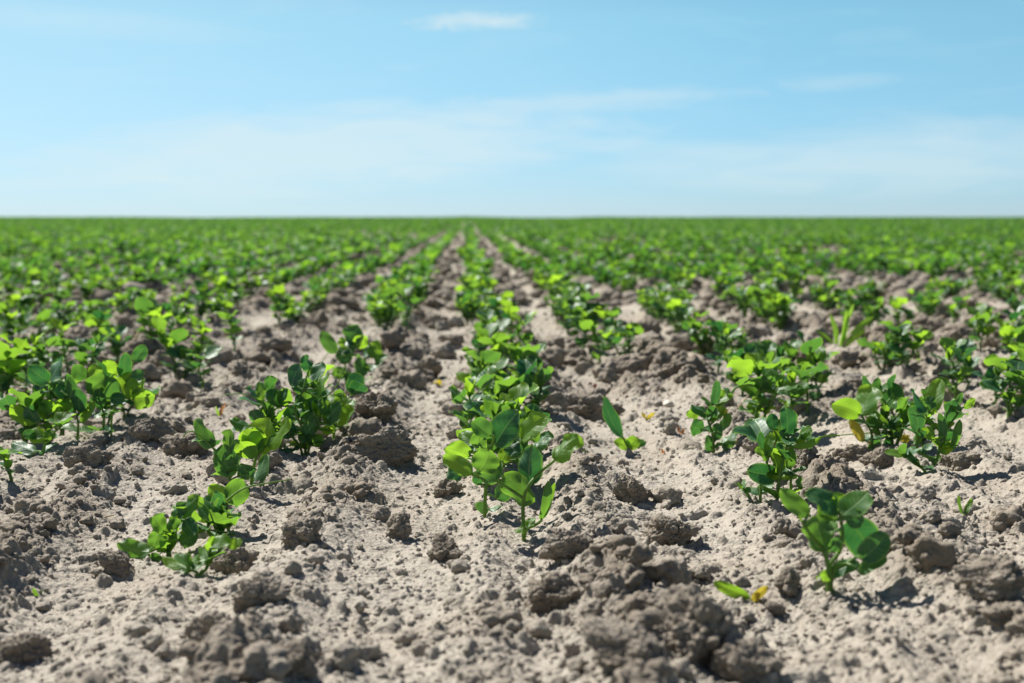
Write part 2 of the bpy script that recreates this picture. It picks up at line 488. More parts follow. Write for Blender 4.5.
def hand_seedling(seed, label, reg, base, stems, leaves, tendrils=(), yellow=(), reach=.012):
    """a seedling modelled leaf by leaf after the photo; reg = (left, top, zoom); each leaf gets its own depth"""
    r = np.random.default_rng(seed)
    L0, T0, Z = reg
    q = lambda a, b: (L0 + a / Z, T0 + b / Z)
    bx, by, bz = ground_px(*q(*base))
    t = thing('pea_seedling', label, 'seedling', (bx, by, bz), GROUP)
    O = np.array([bx, by, bz])
    per_px = by / FPX
    lines = []
    st = MB()
    for si, s in enumerate(stems):
        dy = 0.0 if si == 0 else r.uniform(-.006, .010)
        P = []
        for i, (a, b) in enumerate(s):
            P.append(at_depth(*q(a, b), by + dy) - O + [0, r.uniform(-.003, .003) * (i > 0), 0])
        foot = P[0] + [0, 0, -.014]
        if si > 0:
            w = P[0] + O
            d = [np.linalg.norm(P[0] - p) for p in (lines[0] if lines else [])]
            if d and min(d) < .018 and P[0][2] > .014: foot = lines[0][int(np.argmin(d))]
            else: foot = np.array([P[0][0], P[0][1], hz(w[0], w[1]) - bz - .012])
        pts = tube(st, [foot] + P, 0.0015 if si == 0 else .0012, .0008, r.uniform(.3, .8), 7, 4)
        lines.append(pts)
    allp = np.concatenate(lines)
    parts = []
    for lf in list(leaves) + [(*y_, 'Y') for y_ in yellow]:
        ylw = lf[-1] == 'Y'
        a, b, c, d, w, tone = lf[:6]
        dyb = r.uniform(-reach, reach) * .6
        B = at_depth(*q(a, b), by + dyb) - O
        dyt = dyb + r.uniform(-reach, reach)
        T = at_depth(*q(c, d), by + dyt) - O
        D = T - B; L = np.linalg.norm(D); D = D / L
        # leaf faces the camera more or less, tilted at random about its midrib
        face = np.array([0, -1.0, .55]); face = unit(face - D * face.dot(D))
        sd = np.cross(D, face)
        roll = r.uniform(-.85, .85)
        nn = unit(face * math.cos(roll) + sd * math.sin(roll))
        if r.random() < .45: nn = -nn
        W = w / Z * per_px / max(.62, math.cos(roll))
        mb = MB()
        # stalk down to the nearest lower point of a stem
        low = allp[allp[:, 2] < B[2] + .004]
        if len(low) == 0: low = allp
        j = low[int(np.argmin(np.linalg.norm(low - B, axis=1)))]
        if np.linalg.norm(j - B) > .0015:
            mid = (j + B) / 2 + [0, 0, .12 * np.linalg.norm(j - B)]
            tube(mb, [j, mid, B + D * L * .06], .0010, .0006, .7, 5, 3)
        leaflet(mb, B, D, nn, L * 1.04, W * 1.12, tone, r, 12, 8, r.uniform(.02, .5), r.uniform(-.25, .35), .94)
        link('leaf', mesh_of('leaf', mb, M_YEL if ylw else M_LEAF), t)
        if ylw: t.children[-1]['label'] = 'yellowed leaf'
    for ln in lines if seed not in (1, 2, 3, 6, 8, 11) else []:            # clasping stipules up the stems
        dist = 0.0; nxt = r.uniform(.006, .012); az = r.uniform(0, 6.28)
        for i in range(1, len(ln)):
            dist += float(np.linalg.norm(ln[i] - ln[i - 1]))
            if ln[i][2] < .004 or dist < nxt: continue
            nxt = dist + r.uniform(.009, .015); az += 2.6 + r.uniform(-.5, .5)
            o = np.array([math.cos(az), math.sin(az), 0]); sd = np.array([-o[1], o[0], 0])
            mb = MB(); L = r.uniform(.010, .017); tn = float(np.clip(r.normal(.45, .3), 0, 1))
            for sg in (-1, 1):
                dd = unit(o * .5 + sd * sg * .8 + np.array([0, 0, r.uniform(.1, 1.1)]))
                leaflet(mb, ln[i], dd, unit(np.array([0, 0, .8]) - o * r.uniform(.2, 1) - sd * sg * .5), L, L * r.uniform(.6, .8), tn, r, 7, 4, .35, .3)
            link('stipule', mesh_of('stipule', mb, M_LEAF), t)
    for td in tendrils:
        dy = r.uniform(-.006, .01)
        P = [at_depth(*q(a, b), by + dy) - O for a, b in td]
        mb = MB()
        j = allp[int(np.argmin(np.linalg.norm(allp - P[0], axis=1)))]
        tube(mb, [j] + P, .0008, .0004, .8, 5, 4)
        link('tendril', mesh_of('tendril', mb, M_STEM), t)
    link('stem', mesh_of('stem', st, M_STEM), t)
    placed.append((bx, by))
    return t

RA = (420, 380, 3.796); RB = (670, 450, 3.938); RL = (100, 380, 3.104)
RM_ = (680, 370, 4.556); RR = (830, 350, 4.876); RG = (0, 330, 4.27); RD = (190, 320, 4.267)

hand_seedling(1, 'front seedling of the center row, one leaf on a stalk reaching out to the right', RA, (395, 615),
    [[(394, 600), (392, 470), (412, 400), (450, 360), (512, 303)], [(400, 575), (435, 553), (460, 530)], [(386, 445), (290, 385), (200, 360)]],
    [(510, 303, 598, 212, 78, .85), (414, 402, 428, 252, 82, .05), (428, 468, 332, 358, 72, .45), (200, 358, 93, 302, 62, .8),
     (292, 386, 230, 303, 84, .35), (225, 350, 262, 268, 92, .55), (405, 565, 360, 566, 30, .8), (408, 562, 432, 520, 32, .9),
     (458, 532, 490, 398, 34, .5), (462, 530, 514, 405, 26, .8)])
hand_seedling(2, 'bushy seedling at the front of the center row, a large dark leaf on top', RA, (245, 532),
    [[(245, 525), (250, 400), (268, 280), (282, 210)], [(300, 330), (345, 280), (388, 228)]],
    [(285, 248, 364, 125, 104, .05), (268, 214, 198, 160, 72, .3), (385, 228, 462, 136, 84, .9), (216, 242, 152, 196, 52, .9),
     (192, 290, 102, 258, 54, .85), (206, 272, 160, 244, 46, .1), (164, 360, 102, 354, 42, .05), (310, 312, 345, 252, 52, .95),
     (262, 490, 218, 474, 30, .25), (262, 490, 312, 480, 26, .25), (290, 450, 338, 408, 62, .2), (235, 270, 225, 205, 50, .5),
     (440, 262, 492, 198, 52, .3), (350, 300, 388, 180, 70, .2), (330, 240, 375, 270, 60, .1), (215, 400, 240, 340, 45, .1)])
hand_seedling(3, 'nearest seedling on the right, tall, cupped leaves on top, dark leaves drooping right', RB, (625, 590),
    [[(626, 570), (622, 470), (605, 395), (560, 345), (508, 265)], [(625, 470), (672, 400), (676, 330), (668, 250)], [(640, 480), (700, 450), (745, 420)]],
    [(548, 262, 440, 158, 62, .5), (615, 402, 584, 262, 84, .45), (662, 245, 556, 165, 96, .15), (652, 285, 612, 175, 84, .55),
     (676, 256, 776, 162, 96, .55), (645, 250, 690, 180, 60, .8), (700, 275, 792, 425, 118, .02), (752, 432, 850, 335, 92, .2),
     (745, 488, 852, 420, 52, .3), (640, 402, 672, 340, 44, .2), (632, 492, 742, 448, 58, .15), (628, 492, 574, 492, 42, .9),
     (625, 520, 600, 480, 36, .9), (690, 275, 760, 262, 70, .1), (640, 330, 645, 270, 40, .8)])
hand_seedling(4, 'front left seedling lying low with round leaves, left of a soil clod', RL, (212, 562),
    [[(212, 552), (214, 500), (240, 450)], [(214, 530), (180, 525), (158, 530)]],
    [(158, 532, 72, 514, 58, .45), (168, 522, 186, 468, 48, .5), (205, 532, 215, 460, 56, .7), (245, 502, 302, 480, 46, .35),
     (196, 470, 172, 425, 44, .5), (238, 436, 310, 364, 54, .75), (262, 432, 300, 478, 46, .1), (236, 440, 262, 380, 50, .3),
     (196, 576, 158, 540, 26, .3), (215, 470, 240, 430, 42, .5)])
hand_seedling(5, 'tiny lime green seedling curled over the near edge of the front left clod', RL, (312, 612),
    [[(312, 604), (330, 585), (342, 525)], [(305, 605), (278, 585)]],
    [(282, 588, 208, 570, 38, .8), (286, 582, 296, 542, 32, .9), (336, 562, 322, 512, 34, .9), (360, 524, 384, 478, 54, .95),
     (392, 512, 442, 502, 32, .9), (345, 530, 350, 490, 30, .9)])
hand_seedling(6, 'upright left seedling with a straight pale stem and four spread leaves', RL, (398, 475),
    [[(398, 465), (397, 420), (394, 372)]],
    [(396, 384, 344, 326, 48, .8), (398, 382, 440, 314, 62, .5), (386, 392, 304, 378, 54, .2), (392, 458, 364, 410, 44, .15),
     (404, 458, 428, 404, 44, .3), (388, 400, 345, 350, 44, .1), (360, 425, 300, 430, 26, .9)], [[(450, 335), (520, 320), (590, 308)]])
hand_seedling(7, 'thin left seedling leaning left with a curly tendril and narrow pale leaf', RL, (412, 342),
    [[(410, 332), (382, 262), (345, 205)]],
    [(358, 206, 298, 126, 42, .35), (404, 302, 384, 204, 64, .3), (402, 215, 394, 164, 38, .5), (420, 260, 432, 190, 40, .2),
     (430, 300, 470, 285, 40, .3)], [[(340, 200), (300, 165), (275, 160), (258, 176)]])
hand_seedling(8, 'left seedling with one big lime yellow fan of leaves on a short stem', RL, (468, 345),
    [[(468, 335), (478, 262), (492, 230), (520, 208)]],
    [(486, 222, 446, 160, 66, .95), (492, 228, 520, 124, 92, 1.0), (520, 208, 592, 124, 54, 1.0), (472, 246, 440, 190, 54, .95),
     (470, 332, 522, 238, 46, .25), (480, 230, 478, 150, 70, 1.0), (462, 300, 440, 260, 40, .2)])
hand_seedling(9, 'seedling right of center, thick stem, dark top leaves, long tendril pointing right', RM_, (440, 635),
    [[(440, 620), (454, 470), (478, 385), (498, 300)], [(366, 590), (375, 500), (392, 420)], [(505, 545), (500, 480)], [(500, 350), (560, 345), (640, 306)]],
    [(456, 462, 428, 366, 74, .85), (440, 474, 325, 458, 88, .05), (480, 452, 526, 358, 52, .5), (408, 402, 336, 368, 50, .6),
     (388, 392, 422, 296, 42, .9), (382, 382, 374, 288, 36, .1), (425, 274, 420, 200, 54, .05), (482, 304, 486, 176, 82, .05),
     (470, 312, 460, 224, 30, .3), (530, 330, 594, 262, 46, .9), (512, 352, 640, 308, 30, .8), (480, 548, 588, 664, 60, .4),
     (436, 572, 384, 540, 32, .3), (542, 482, 548, 542, 36, .5), (440, 330, 480, 390, 44, .05), (520, 300, 545, 350, 40, .7)],
    [[(640, 306), (690, 296), (729, 300)]])
hand_seedling(10, 'slender seedling right of center, upright narrow top leaves and a low yellowish side shoot', RM_, (155, 385),
    [[(154, 375), (146, 290), (128, 220), (142, 150)], [(236, 500), (230, 455), (190, 430)], [(205, 150), (250, 85), (288, 70)]],
    [(130, 192, 58, 162, 58, .2), (86, 206, 34, 200, 38, .85), (108, 268, 52, 254, 62, .15), (150, 162, 168, 52, 38, .1),
     (160, 162, 202, 94, 38, .7), (152, 242, 186, 166, 58, .85), (138, 232, 150, 160, 42, .2), (160, 322, 166, 248, 42, .2),
     (190, 272, 238, 210, 48, .5), (182, 342, 266, 282, 46, .35), (130, 378, 130, 298, 36, .2), (278, 382, 196, 350, 70, .35),
     (290, 402, 300, 484, 46, .5), (142, 424, 38, 414, 36, .9), (140, 432, 88, 452, 30, .9), (150, 442, 196, 388, 42, .85),
     (172, 432, 138, 472, 30, .7), (206, 444, 242, 446, 26, .9)], [], [(190, 210, 205, 175, 26, .8)])
hand_seedling(11, 'bare little shoot with a forked tip just left of the thick stemmed right seedling', RM_, (326, 612),
    [[(325, 604), (292, 545), (266, 514)]], [(288, 542, 294, 502, 16, .6), (292, 548, 262, 512, 14, .5)])
hand_seedling(12, 'right hand seedling with a big lime pair of leaves and one bright yellow leaf below', RR, (205, 495),
    [[(206, 485), (204, 400), (150, 322)], [(210, 400), (290, 432)]],
    [(150, 318, 206, 186, 112, .9), (146, 314, 26, 274, 82, .85), (190, 362, 252, 328, 52, .7), (290, 432, 256, 368, 54, .4),
     (296, 432, 342, 368, 52, .5), (270, 432, 276, 502, 50, .05), (205, 470, 190, 495, 30, .9), (205, 440, 240, 470, 40, .2)],
    [[(190, 405), (90, 412), (0, 422)]], [(162, 448, 102, 342, 42, .6), (340, 430, 385, 440, 26, .6)])
hand_seedling(13, 'right hand seedling with a long stem bent left and a dark leaf at its tip', RR, (330, 452),
    [[(329, 440), (314, 320), (262, 245), (212, 192)]],
    [(322, 284, 296, 158, 84, .15), (212, 192, 160, 128, 34, .2), (300, 240, 292, 125, 44, .1), (330, 350, 285, 352, 36, .2),
     (240, 220, 230, 140, 44, .3), (325, 345, 370, 290, 34, .3)])
hand_seedling(14, 'low lime shoot sprawling left from the foot of the tall right hand seedling', RR, (466, 600),
    [[(464, 594), (402, 546), (362, 516)]],
    [(360, 516, 272, 494, 46, .7), (360, 512, 354, 452, 42, .4), (436, 556, 374, 504, 42, .15), (460, 598, 418, 600, 16, .9)])
hand_seedling(15, 'tall right hand seedling with a round dark leaf, a pointed lime leaf and curling tendrils', RR, (492, 596),
    [[(492, 588), (530, 520), (540, 430), (572, 370), (640, 290)], [(430, 490), (440, 400), (490, 310)]],
    [(540, 516, 486, 534, 36, .9), (546, 508, 598, 448, 52, .9), (592, 492, 632, 346, 42, .5), (546, 452, 540, 318, 42, .3),
     (560, 372, 604, 242, 80, .15), (502, 304, 536, 134, 76, .85), (472, 282, 376, 222, 96, .02), (430, 402, 398, 278, 64, .1),
     (490, 292, 490, 224, 52, .3), (450, 422, 406, 450, 52, .85), (470, 432, 492, 382, 52, .9), (650, 282, 704, 240, 32, .8),
     (622, 262, 640, 212, 28, .3), (560, 440, 585, 380, 50, .1), (500, 370, 470, 330, 50, .2)],
    [[(470, 320), (420, 305), (380, 298)], [(480, 330), (505, 360), (530, 392)]])
hand_seedling(16, 'short seedling at the front of the left clump with a cupped lime leaf', RG, (184, 552),
    [[(184, 542), (194, 485), (228, 442), (262, 412)]],
    [(186, 482, 162, 412, 70, .95), (152, 522, 50, 478, 54, .2), (152, 452, 102, 446, 42, .15), (225, 412, 312, 348, 62, .9),
     (200, 470, 215, 420, 44, .9)])
hand_seedling(17, 'left clump seedling with a raised dark pair of leaves above lime ones', RG, (330, 478),
    [[(330, 470), (336, 392), (302, 292)], [(205, 400), (205, 300), (212, 226)]],
    [(152, 392, 42, 336, 62, .95), (158, 398, 118, 328, 52, .05), (190, 388, 244, 306, 72, .95), (240, 362, 304, 312, 62, .95),
     (210, 222, 126, 162, 68, .05), (216, 226, 254, 122, 76, .08), (176, 312, 148, 236, 38, .7), (310, 302, 240, 222, 62, .05),
     (340, 352, 342, 248, 64, .08), (330, 300, 285, 190, 40, .2), (180, 280, 165, 190, 40, .1), (260, 300, 330, 330, 60, .1),
     (350, 400, 390, 310, 44, .7), (300, 290, 310, 200, 40, .2)])
hand_seedling(18, 'left clump seedling with a broad round lime leaf high on its right side', RG, (432, 476),
    [[(434, 465), (442, 372), (422, 285)], [(475, 430), (482, 345), (520, 300)]],
    [(370, 262, 450, 198, 68, .45), (372, 202, 318, 158, 52, .3), (382, 202, 434, 148, 62, .8), (492, 192, 468, 122, 70, .95),
     (538, 292, 548, 192, 106, .95), (566, 292, 652, 288, 62, .85), (572, 132, 618, 68, 48, .15), (560, 192, 612, 186, 36, .2),
     (412, 332, 420, 258, 52, .15), (452, 302, 482, 212, 52, .25), (442, 292, 502, 272, 42, .9), (456, 346, 402, 362, 42, .2),
     (530, 200, 540, 110, 40, .1), (450, 200, 430, 120, 40, .1), (580, 280, 610, 220, 50, .7), (470, 290, 530, 290, 50, .05)])
hand_seedling(19, 'seedling cut by the left edge of the picture below the left clump', RG, (52, 658),
    [[(50, 650), (26, 582), (2, 520)]], [(26, 592, 46, 552, 26, .8), (10, 552, -18, 500, 40, .4), (20, 560, 35, 520, 22, .9)])
hand_seedling(20, 'dense dark seedling left of center, the fullest of its row', RD, (495, 590),
    [[(494, 575), (480, 470), (450, 380), (482, 300)], [(505, 560), (540, 450), (600, 440)], [(470, 540), (380, 450), (330, 400)]],
    [(490, 442, 480, 306, 80, .1), (532, 402, 634, 322, 84, .95), (522, 402, 515, 328, 52, .9), (620, 432, 708, 388, 78, .8),
     (580, 442, 628, 358, 64, .25), (390, 372, 326, 308, 64, .25), (380, 372, 392, 298, 48, .2), (340, 432, 334, 362, 60, .75),
     (262, 452, 172, 424, 48, .4), (252, 482, 186, 450, 52, .05), (300, 432, 268, 388, 48, .1), (480, 312, 470, 248, 64, .15),
     (430, 282, 472, 196, 76, .05), (340, 302, 334, 238, 42, .2), (512, 212, 488, 152, 48, .05), (540, 302, 584, 238, 62, .9),
     (530, 262, 562, 186, 62, .15), (310, 342, 288, 268, 44, .7), (470, 522, 544, 418, 62, .3), (532, 542, 558, 488, 38, .6),
     (622, 462, 556, 470, 32, .95), (470, 542, 386, 560, 34, .05), (640, 372, 652, 308, 48, .9), (440, 500, 400, 440, 70, .05),
     (560, 360, 540, 290, 60, .2), (420, 360, 405, 300, 50, .7), (450, 430, 420, 370, 60, .1), (600, 400, 560, 340, 60, .6)],
    [[(320, 360), (270, 330), (220, 315), (145, 318)], [(560, 330), (620, 290), (660, 200)]])
hand_seedling(21, 'seedling behind the dense left of center one, pale tendrils rising at its left', RD, (668, 290),
    [[(666, 278), (660, 200), (692, 112)], [(742, 262), (745, 170)]],
    [(690, 112, 722, 26, 80, .25), (642, 152, 692, 88, 62, .1), (622, 142, 562, 52, 52, .35), (650, 122, 660, 76, 44, .9),
     (720, 122, 742, 68, 52, .9), (770, 162, 806, 92, 62, .95), (742, 162, 774, 110, 52, .2), (790, 192, 838, 148, 42, .3),
     (680, 182, 638, 128, 62, .3), (732, 242, 720, 168, 52, .3), (700, 272, 680, 218, 48, .25), (650, 250, 625, 200, 50, .6),
     (760, 220, 800, 190, 44, .2)], [[(590, 230), (615, 180), (652, 120)], [(610, 250), (640, 220), (666, 190)]])

# seedlings placed one by one after the photo: base pixel, top pixel, words
SPEC = [
 (486, 464, 398, 0, 'seedling directly behind the two front ones of the center row, left side'),
 (517, 458, 392, 0, 'seedling behind the two front ones of the center row, right side'),
 (478, 436, 376, 0, 'seedling on the left margin of the center row clump, half way up it'),
 (505, 430, 368, 0, 'seedling in the middle of the center row clump'),
 (532, 424, 374, 0, 'seedling reaching out right from the center row clump'),
 (492, 406, 350, 0, 'leafy center row seedling just before the row turns blurred'),
 (472, 398, 352, 0, None), (522, 396, 344, 0, None), (502, 384, 334, 0, None), (482, 374, 326, 0, None), (520, 372, 320, 0, None),
 (497, 360, 314, 0, None), (513, 350, 308, 0, None), (481, 352, 312, 0, None), (500, 340, 298, 0, None), (488, 330, 292, 0, None), (508, 327, 290, 0, None),
 (404, 338, 288, -1, None), (394, 322, 276, -1, None), (415, 316, 272, -1, None), (423, 304, 264, -1, None),
 (182, 386, 316, -2, 'seedling with an open pair of round lime leaves, alone behind the left clump'), (202, 392, 338, -2, None), (234, 358, 314, -2, None), (206, 366, 318, -2, None),
 (172, 346, 300, -2, None), (104, 352, 314, -3, None), (66, 378, 322, -3, None), (88, 382, 330, -3, None), (28, 396, 328, -3, None), (6, 402, 342, -3, None),
 (46, 392, 336, -3, None), (118, 372, 330, -3, None), (150, 356, 312, -3, None),
 (600, 370, 318, 1, 'foremost leafy seedling of the blurred clump right of the center row'), (622, 364, 322, 1, None), (584, 357, 306, 1, None), (607, 350, 304, 1, None), (630, 356, 330, 1, None),
 (570, 344, 290, 1, None), (590, 336, 288, 1, None), (560, 326, 282, 1, None), (576, 318, 276, 1, None), (556, 310, 272, 1, None),
 (757, 428, 348, 2, 'seedling with a yellow lower leaf at the front of the right clump'), (790, 424, 362, 2, None), (808, 416, 358, 2, None), (772, 412, 346, 2, None),
 (816, 398, 350, 2, None), (742, 398, 344, 2, None), (760, 388, 336, 2, None), (718, 376, 320, 2, None), (738, 366, 316, 2, None), (702, 360, 312, 2, None), (690, 350, 304, 2, None),
 (782, 392, 346, 2, None), (676, 338, 296, 2, None),
 (902, 378, 324, 3, None), (884, 372, 330, 3, None), (956, 404, 342, 3, None), (966, 392, 352, 3, None), (1008, 422, 344, 3, 'bushy seedling cut by the right edge of the picture'), (992, 412, 362, 3, None),
 (1022, 410, 350, 3, None), (918, 366, 330, 3, None),
 (62, 436, 372, -2, 'leafy seedling filling the middle of the left clump'), (104, 430, 366, -2, 'leafy seedling at the back right of the left clump'),
 (26, 446, 398, -2, 'small seedling at the outer left of the left clump'), (124, 422, 376, -2, 'small seedling behind the right side of the left clump'),
 (276, 452, 398, -1, 'small seedling at the left foot of the dense dark one left of center'), (334, 446, 388, -1, 'seedling at the right foot of the dense dark one left of center'),
 (318, 428, 372, -1, 'seedling hidden behind the dense dark one left of center'),
 (892, 448, 402, 2, 'small seedling between the yellow leaved and the tall right hand seedlings'), (924, 452, 396, 2, 'seedling behind the tall right hand seedling'),
 (776, 484, 430, 1, 'small seedling behind the thick stemmed right seedling'),
 (488, 490, 420, 0, 'small leafy seedling behind the bushy center one'), (214, 550, 508, -1, 'small seedling between the low and the upright front left seedlings'), (520, 486, 418, 0, 'small leafy seedling behind the front center one'),
]
auto = []          # (x, y, H, row, label)
for px, py, top, row, lab in SPEC:
    x, y, z = ground_px(px, py)
    H = (py - top) / FPX * y
    auto.append((x, y, min(H, .098), row, lab, True))
    placed.append((x, y))

# the remaining plants of the rows
rr = np.random.default_rng(5)
def gap(x, y):
    return float(vnoise(np.array([x / .55 + 3]), np.array([y / .8]), seed=41)[0])
cells = {}
def near_placed(x, y, d):
    for (a, b) in placed:
        if abs(a - x) < d and abs(b - y) < d * 1.6: return True
    return False
for k in range(-36, 37):
    y = .30
    while y < 12.0:
        y += float(rr.uniform(.036, .078))
        x = X0 + k * SPC + float(rr.normal(0, .011 if abs(k) < 4 else .018)) + .012 * math.sin(y * 1.7 + k)
        if abs(x) > y * .50 + .9: continue
        px, py = proj(x, y, 0.0)
        inside = -25 < px < 1049 and py < 720
        if inside and y < 2.45 and -4 < k < 4: continue
        if inside and y < 1.25: continue
        g = gap(x, y)
        if g < (-.42 if abs(k) < 4 else -.34) and rr.random() < .8: continue
        if 870 < px < 1012 and 322 < py < 352 and rr.random() < .8: continue
        if y < 3.2 and near_placed(x, y, .03): continue
        H = float(np.clip(rr.normal(.064, .013), .03, .092))
        if not inside and y < 1.3 and abs(px - 512) < 720: continue
        auto.append((x, y, H, k, None, inside))

autos_in = sorted([a for a in auto if a[5]], key=lambda a: a[1])
N_HAND = 21
indiv, rest = autos_in[:300 - N_HAND], autos_in[300 - N_HAND:]
stuff = rest + [a for a in auto if not a[5]]

# shared shapes for the blurred individuals
VARI = []
for v in range(16):
    st, lv = plant_shape(np.random.default_rng(900 + v), .074, 1, .74, 2 + v % 3)
    al = MB()
    for mb in lv:
        V, Q, A = mb.arrays(); al.add(V, Q, A)
    VARI.append((mesh_of('stem', st, M_STEM), mesh_of('foliage', al, M_LEAF)))
count = {0: 2, -1: 7, -2: 4, 1: 4, 2: 4}       # the hand made ones stand nearer
for i, (x, y, H, k, lab, _) in enumerate(indiv):
    count[k] = count.get(k, 0) + 1
    if not lab:
        size = 'tall ' if H > .086 else 'small ' if H < .06 else ''
        lab = f'{size}pea seedling, {ORD[min(count[k], 40)]} from the camera of {ROWNAME[k]}'
        lab = lab.replace('seedling, ', 'seedling, ' if y < 1.9 else 'blurred green seedling, ').replace('pea blurred', 'blurred pea').replace('pea green', 'green') if False else lab
    if y < 1.62:
        build_seedling(x, y, H, 300 + i, lab, lush=.92)
    elif y < 2.3:
        build_seedling(x, y, H, 300 + i, lab, lush=.84, lod=1, split=False)
    else:
        st, fo = VARI[int(rr.integers(16))]
        t = thing('pea_seedling', lab, 'seedling', (x, y, hz(x, y)), GROUP)
        t.rotation_euler.z = float(rr.uniform(0, 6.28)); s = H / .074; t.scale = (s, s, s)
        link('stem', st, t); link('foliage', fo, t)

# everything farther away: one mass of crop
FV, FQ, FA, FN = [], [], [], 0
def push(V, Q, A):
    global FN
    FV.append(V.reshape(-1, 3).astype(F32)); FQ.append(Q.reshape(-1, 4)); FA.append(A.reshape(-1, 3).astype(F32))
def scatter_variant(Vv, Qv, Av, X, Y, Zg, S, T):
    global FN
    n = len(X)
    if n == 0: return
    a = rng.uniform(0, 6.283, n)
    ca, sa = np.cos(a)[:, None], np.sin(a)[:, None]
    vx, vy, vz = Vv[:, 0][None], Vv[:, 1][None], Vv[:, 2][None]
    S = S[:, None]
    P = np.stack([(vx * ca - vy * sa) * S + X[:, None], (vx * sa + vy * ca) * S + Y[:, None], vz * S + Zg[:, None]], -1)
    A = np.repeat(Av[None], n, 0).copy(); A[..., 2] = np.clip(A[..., 2] + T[:, None], 0, 1)
    off = FN + np.arange(n)[:, None, None] * len(Vv)
    push(P, Qv[None] + off, A); FN += n * len(Vv)
mid = []
for v in range(10):
    st, lv = plant_shape(np.random.default_rng(700 + v), .070, 2, .80, 2 + v % 3)
    al = MB(); V, Q, A = st.arrays(); al.add(V, Q, A)
    for mb in lv:
        V, Q, A = mb.arrays(); al.add(V, Q, A)
    mid.append(al.arrays())
S_ = np.array([(a[0], a[1], a[2]) for a in stuff])
pick = rng.integers(0, 10, len(S_))
gz = height(S_[:, 0], S_[:, 1], full=False)[0]
for v in range(10):
    m_ = pick == v
    scatter_variant(*mid[v], S_[m_, 0], S_[m_, 1], gz[m_], S_[m_, 2] / .074, rng.normal(0, .15, m_.sum()))
# simpler plants from 12 m on
def simple(nleaf, size, seed, Hh, spread):
    r = np.random.default_rng(seed); al = MB()
    for i in range(nleaf):
        P = np.array([r.uniform(-spread, spread), r.uniform(-spread, spread), r.uniform(.012, Hh * .85)])
        a = r.uniform(0, 6.28); D = np.array([math.cos(a), math.sin(a), r.uniform(-.1, 1.6)])
        nn = np.array([r.uniform(-1, 1), r.uniform(-1, 1), r.uniform(.2, 1.0)])
        L = size * r.uniform(.8, 1.2)
        leaflet(al, P, D, nn, L, L * .72, float(np.clip(r.normal(.5, .25), 0, 1)), r, 4, 1, 0, .2)
    return al.arrays()
far1 = [simple(14, .0185, 50 + i, .066, .030) for i in range(8)]
far2 = [simple(9, .029, 80 + i, .072, .055) for i in range(8)]
def rows_between(y0, y1, step, variants, dens, tan_):
    ks = int((y1 * tan_ + 1) / SPC) + 1
    for k in range(-ks, ks + 1):
        ymin = max(y0, (abs(k * SPC) - 1) / tan_)
        if ymin >= y1: continue
        n = int((y1 - ymin) / step)
        Y = np.sort(rng.uniform(ymin, y1, n)).astype(F32)
        X = (X0 + k * SPC + rng.normal(0, .018, n) + .012 * np.sin(Y * 1.7 + k)).astype(F32)
        keep = ((vnoise(X / .55 + 3, Y / .8, seed=41) > (-.36 if abs(k) < 4 else -.12)) | (rng.random(n) < .22)) & (rng.random(n) < dens)
        X, Y = X[keep], Y[keep]
        if len(X) == 0: continue
        pk = rng.integers(0, 8, len(X)); sc_ = rng.normal(1, .2, len(X)).clip(.5, 1.6)
        z = (terrain(X, Y)).astype(F32)
        for v in range(8):
            m_ = pk == v
            buckets[v].append((X[m_], Y[m_], z[m_], sc_[m_]))
    for v in range(8):
        X, Y, z, s_ = (np.concatenate(q) for q in zip(*buckets[v]))
        scatter_variant(*variants[v], X, Y, z, s_, rng.normal(0, .15, len(X)))
buckets = [[] for _ in range(8)]
rows_between(12, 34, .070, far1, .95, .46)
buckets = [[] for _ in range(8)]
rows_between(34, 118, .16, far2, .95, .43)
me = quad_mesh('distant_crop', np.concatenate(FV), np.concatenate(FQ), np.concatenate(FA), material=M_FAR)
del FV, FQ, FA
crop = link('distant_crop', me)
tag(crop, 'blurred green mass of pea seedlings covering the far field up to the horizon', 'crop')
crop['kind'] = 'stuff'

# ------------------------------------------------------------------ the soil
ys = np.concatenate([np.linspace(-1.5, .44, 50, endpoint=False), np.exp(np.linspace(math.log(.44), math.log(2.6), 1500, endpoint=False)),
                     np.exp(np.linspace(math.log(2.6), math.log(10), 760, endpoint=False)),
                     np.exp(np.linspace(math.log(10), math.log(130), 420, endpoint=False)), np.exp(np.linspace(math.log(130), math.log(3000), 40))])
s_in = np.linspace(-1, 1, 860); s_out = np.linspace(0, 1, 71)[1:]
yc = np.maximum(ys, .44)
half = yc * .385 + .02
outer = yc * .9 + .7
cols = []
XX = np.concatenate([(-half[:, None] - (outer - half)[:, None] * (s_out[::-1] ** 1.5)[None]), half[:, None] * s_in[None] + (yc * .0)[:, None],
                     (half[:, None] + (outer - half)[:, None] * (s_out ** 1.5)[None])], 1).astype(F32)
XX += (yc * math.tan(YAW))[:, None].astype(F32)
YY = np.repeat(ys[:, None], XX.shape[1], 1).astype(F32)
dx = np.abs(np.gradient(XX, axis=1)); dy = np.abs(np.gradient(YY, axis=0))
sp = np.maximum(dx, dy * .6)
Hh, Mm, Bb = height(XX.ravel(), YY.ravel(), sp.ravel())
nr, nc = XX.shape
a = (np.arange(nr - 1)[:, None] * nc + np.arange(nc - 1)[None]).ravel()
Q = np.stack([a, a + 1, a + nc + 1, a + nc], -1)
loose = np.clip(Mm * .75 + np.minimum(Bb / .012, 1) * .45 - .02 + .5 * np.clip(sp.ravel() / .02 - .3, 0, 1), 0, 1)  # far soil: lost clods' darker tone and self-shadow painted into the colour
me = quad_mesh('soil', np.stack([XX.ravel(), YY.ravel(), Hh], -1), Q, material=M_SOIL, fattr=('loose', loose))
soil = link('soil', me)
soil['kind'] = 'structure'

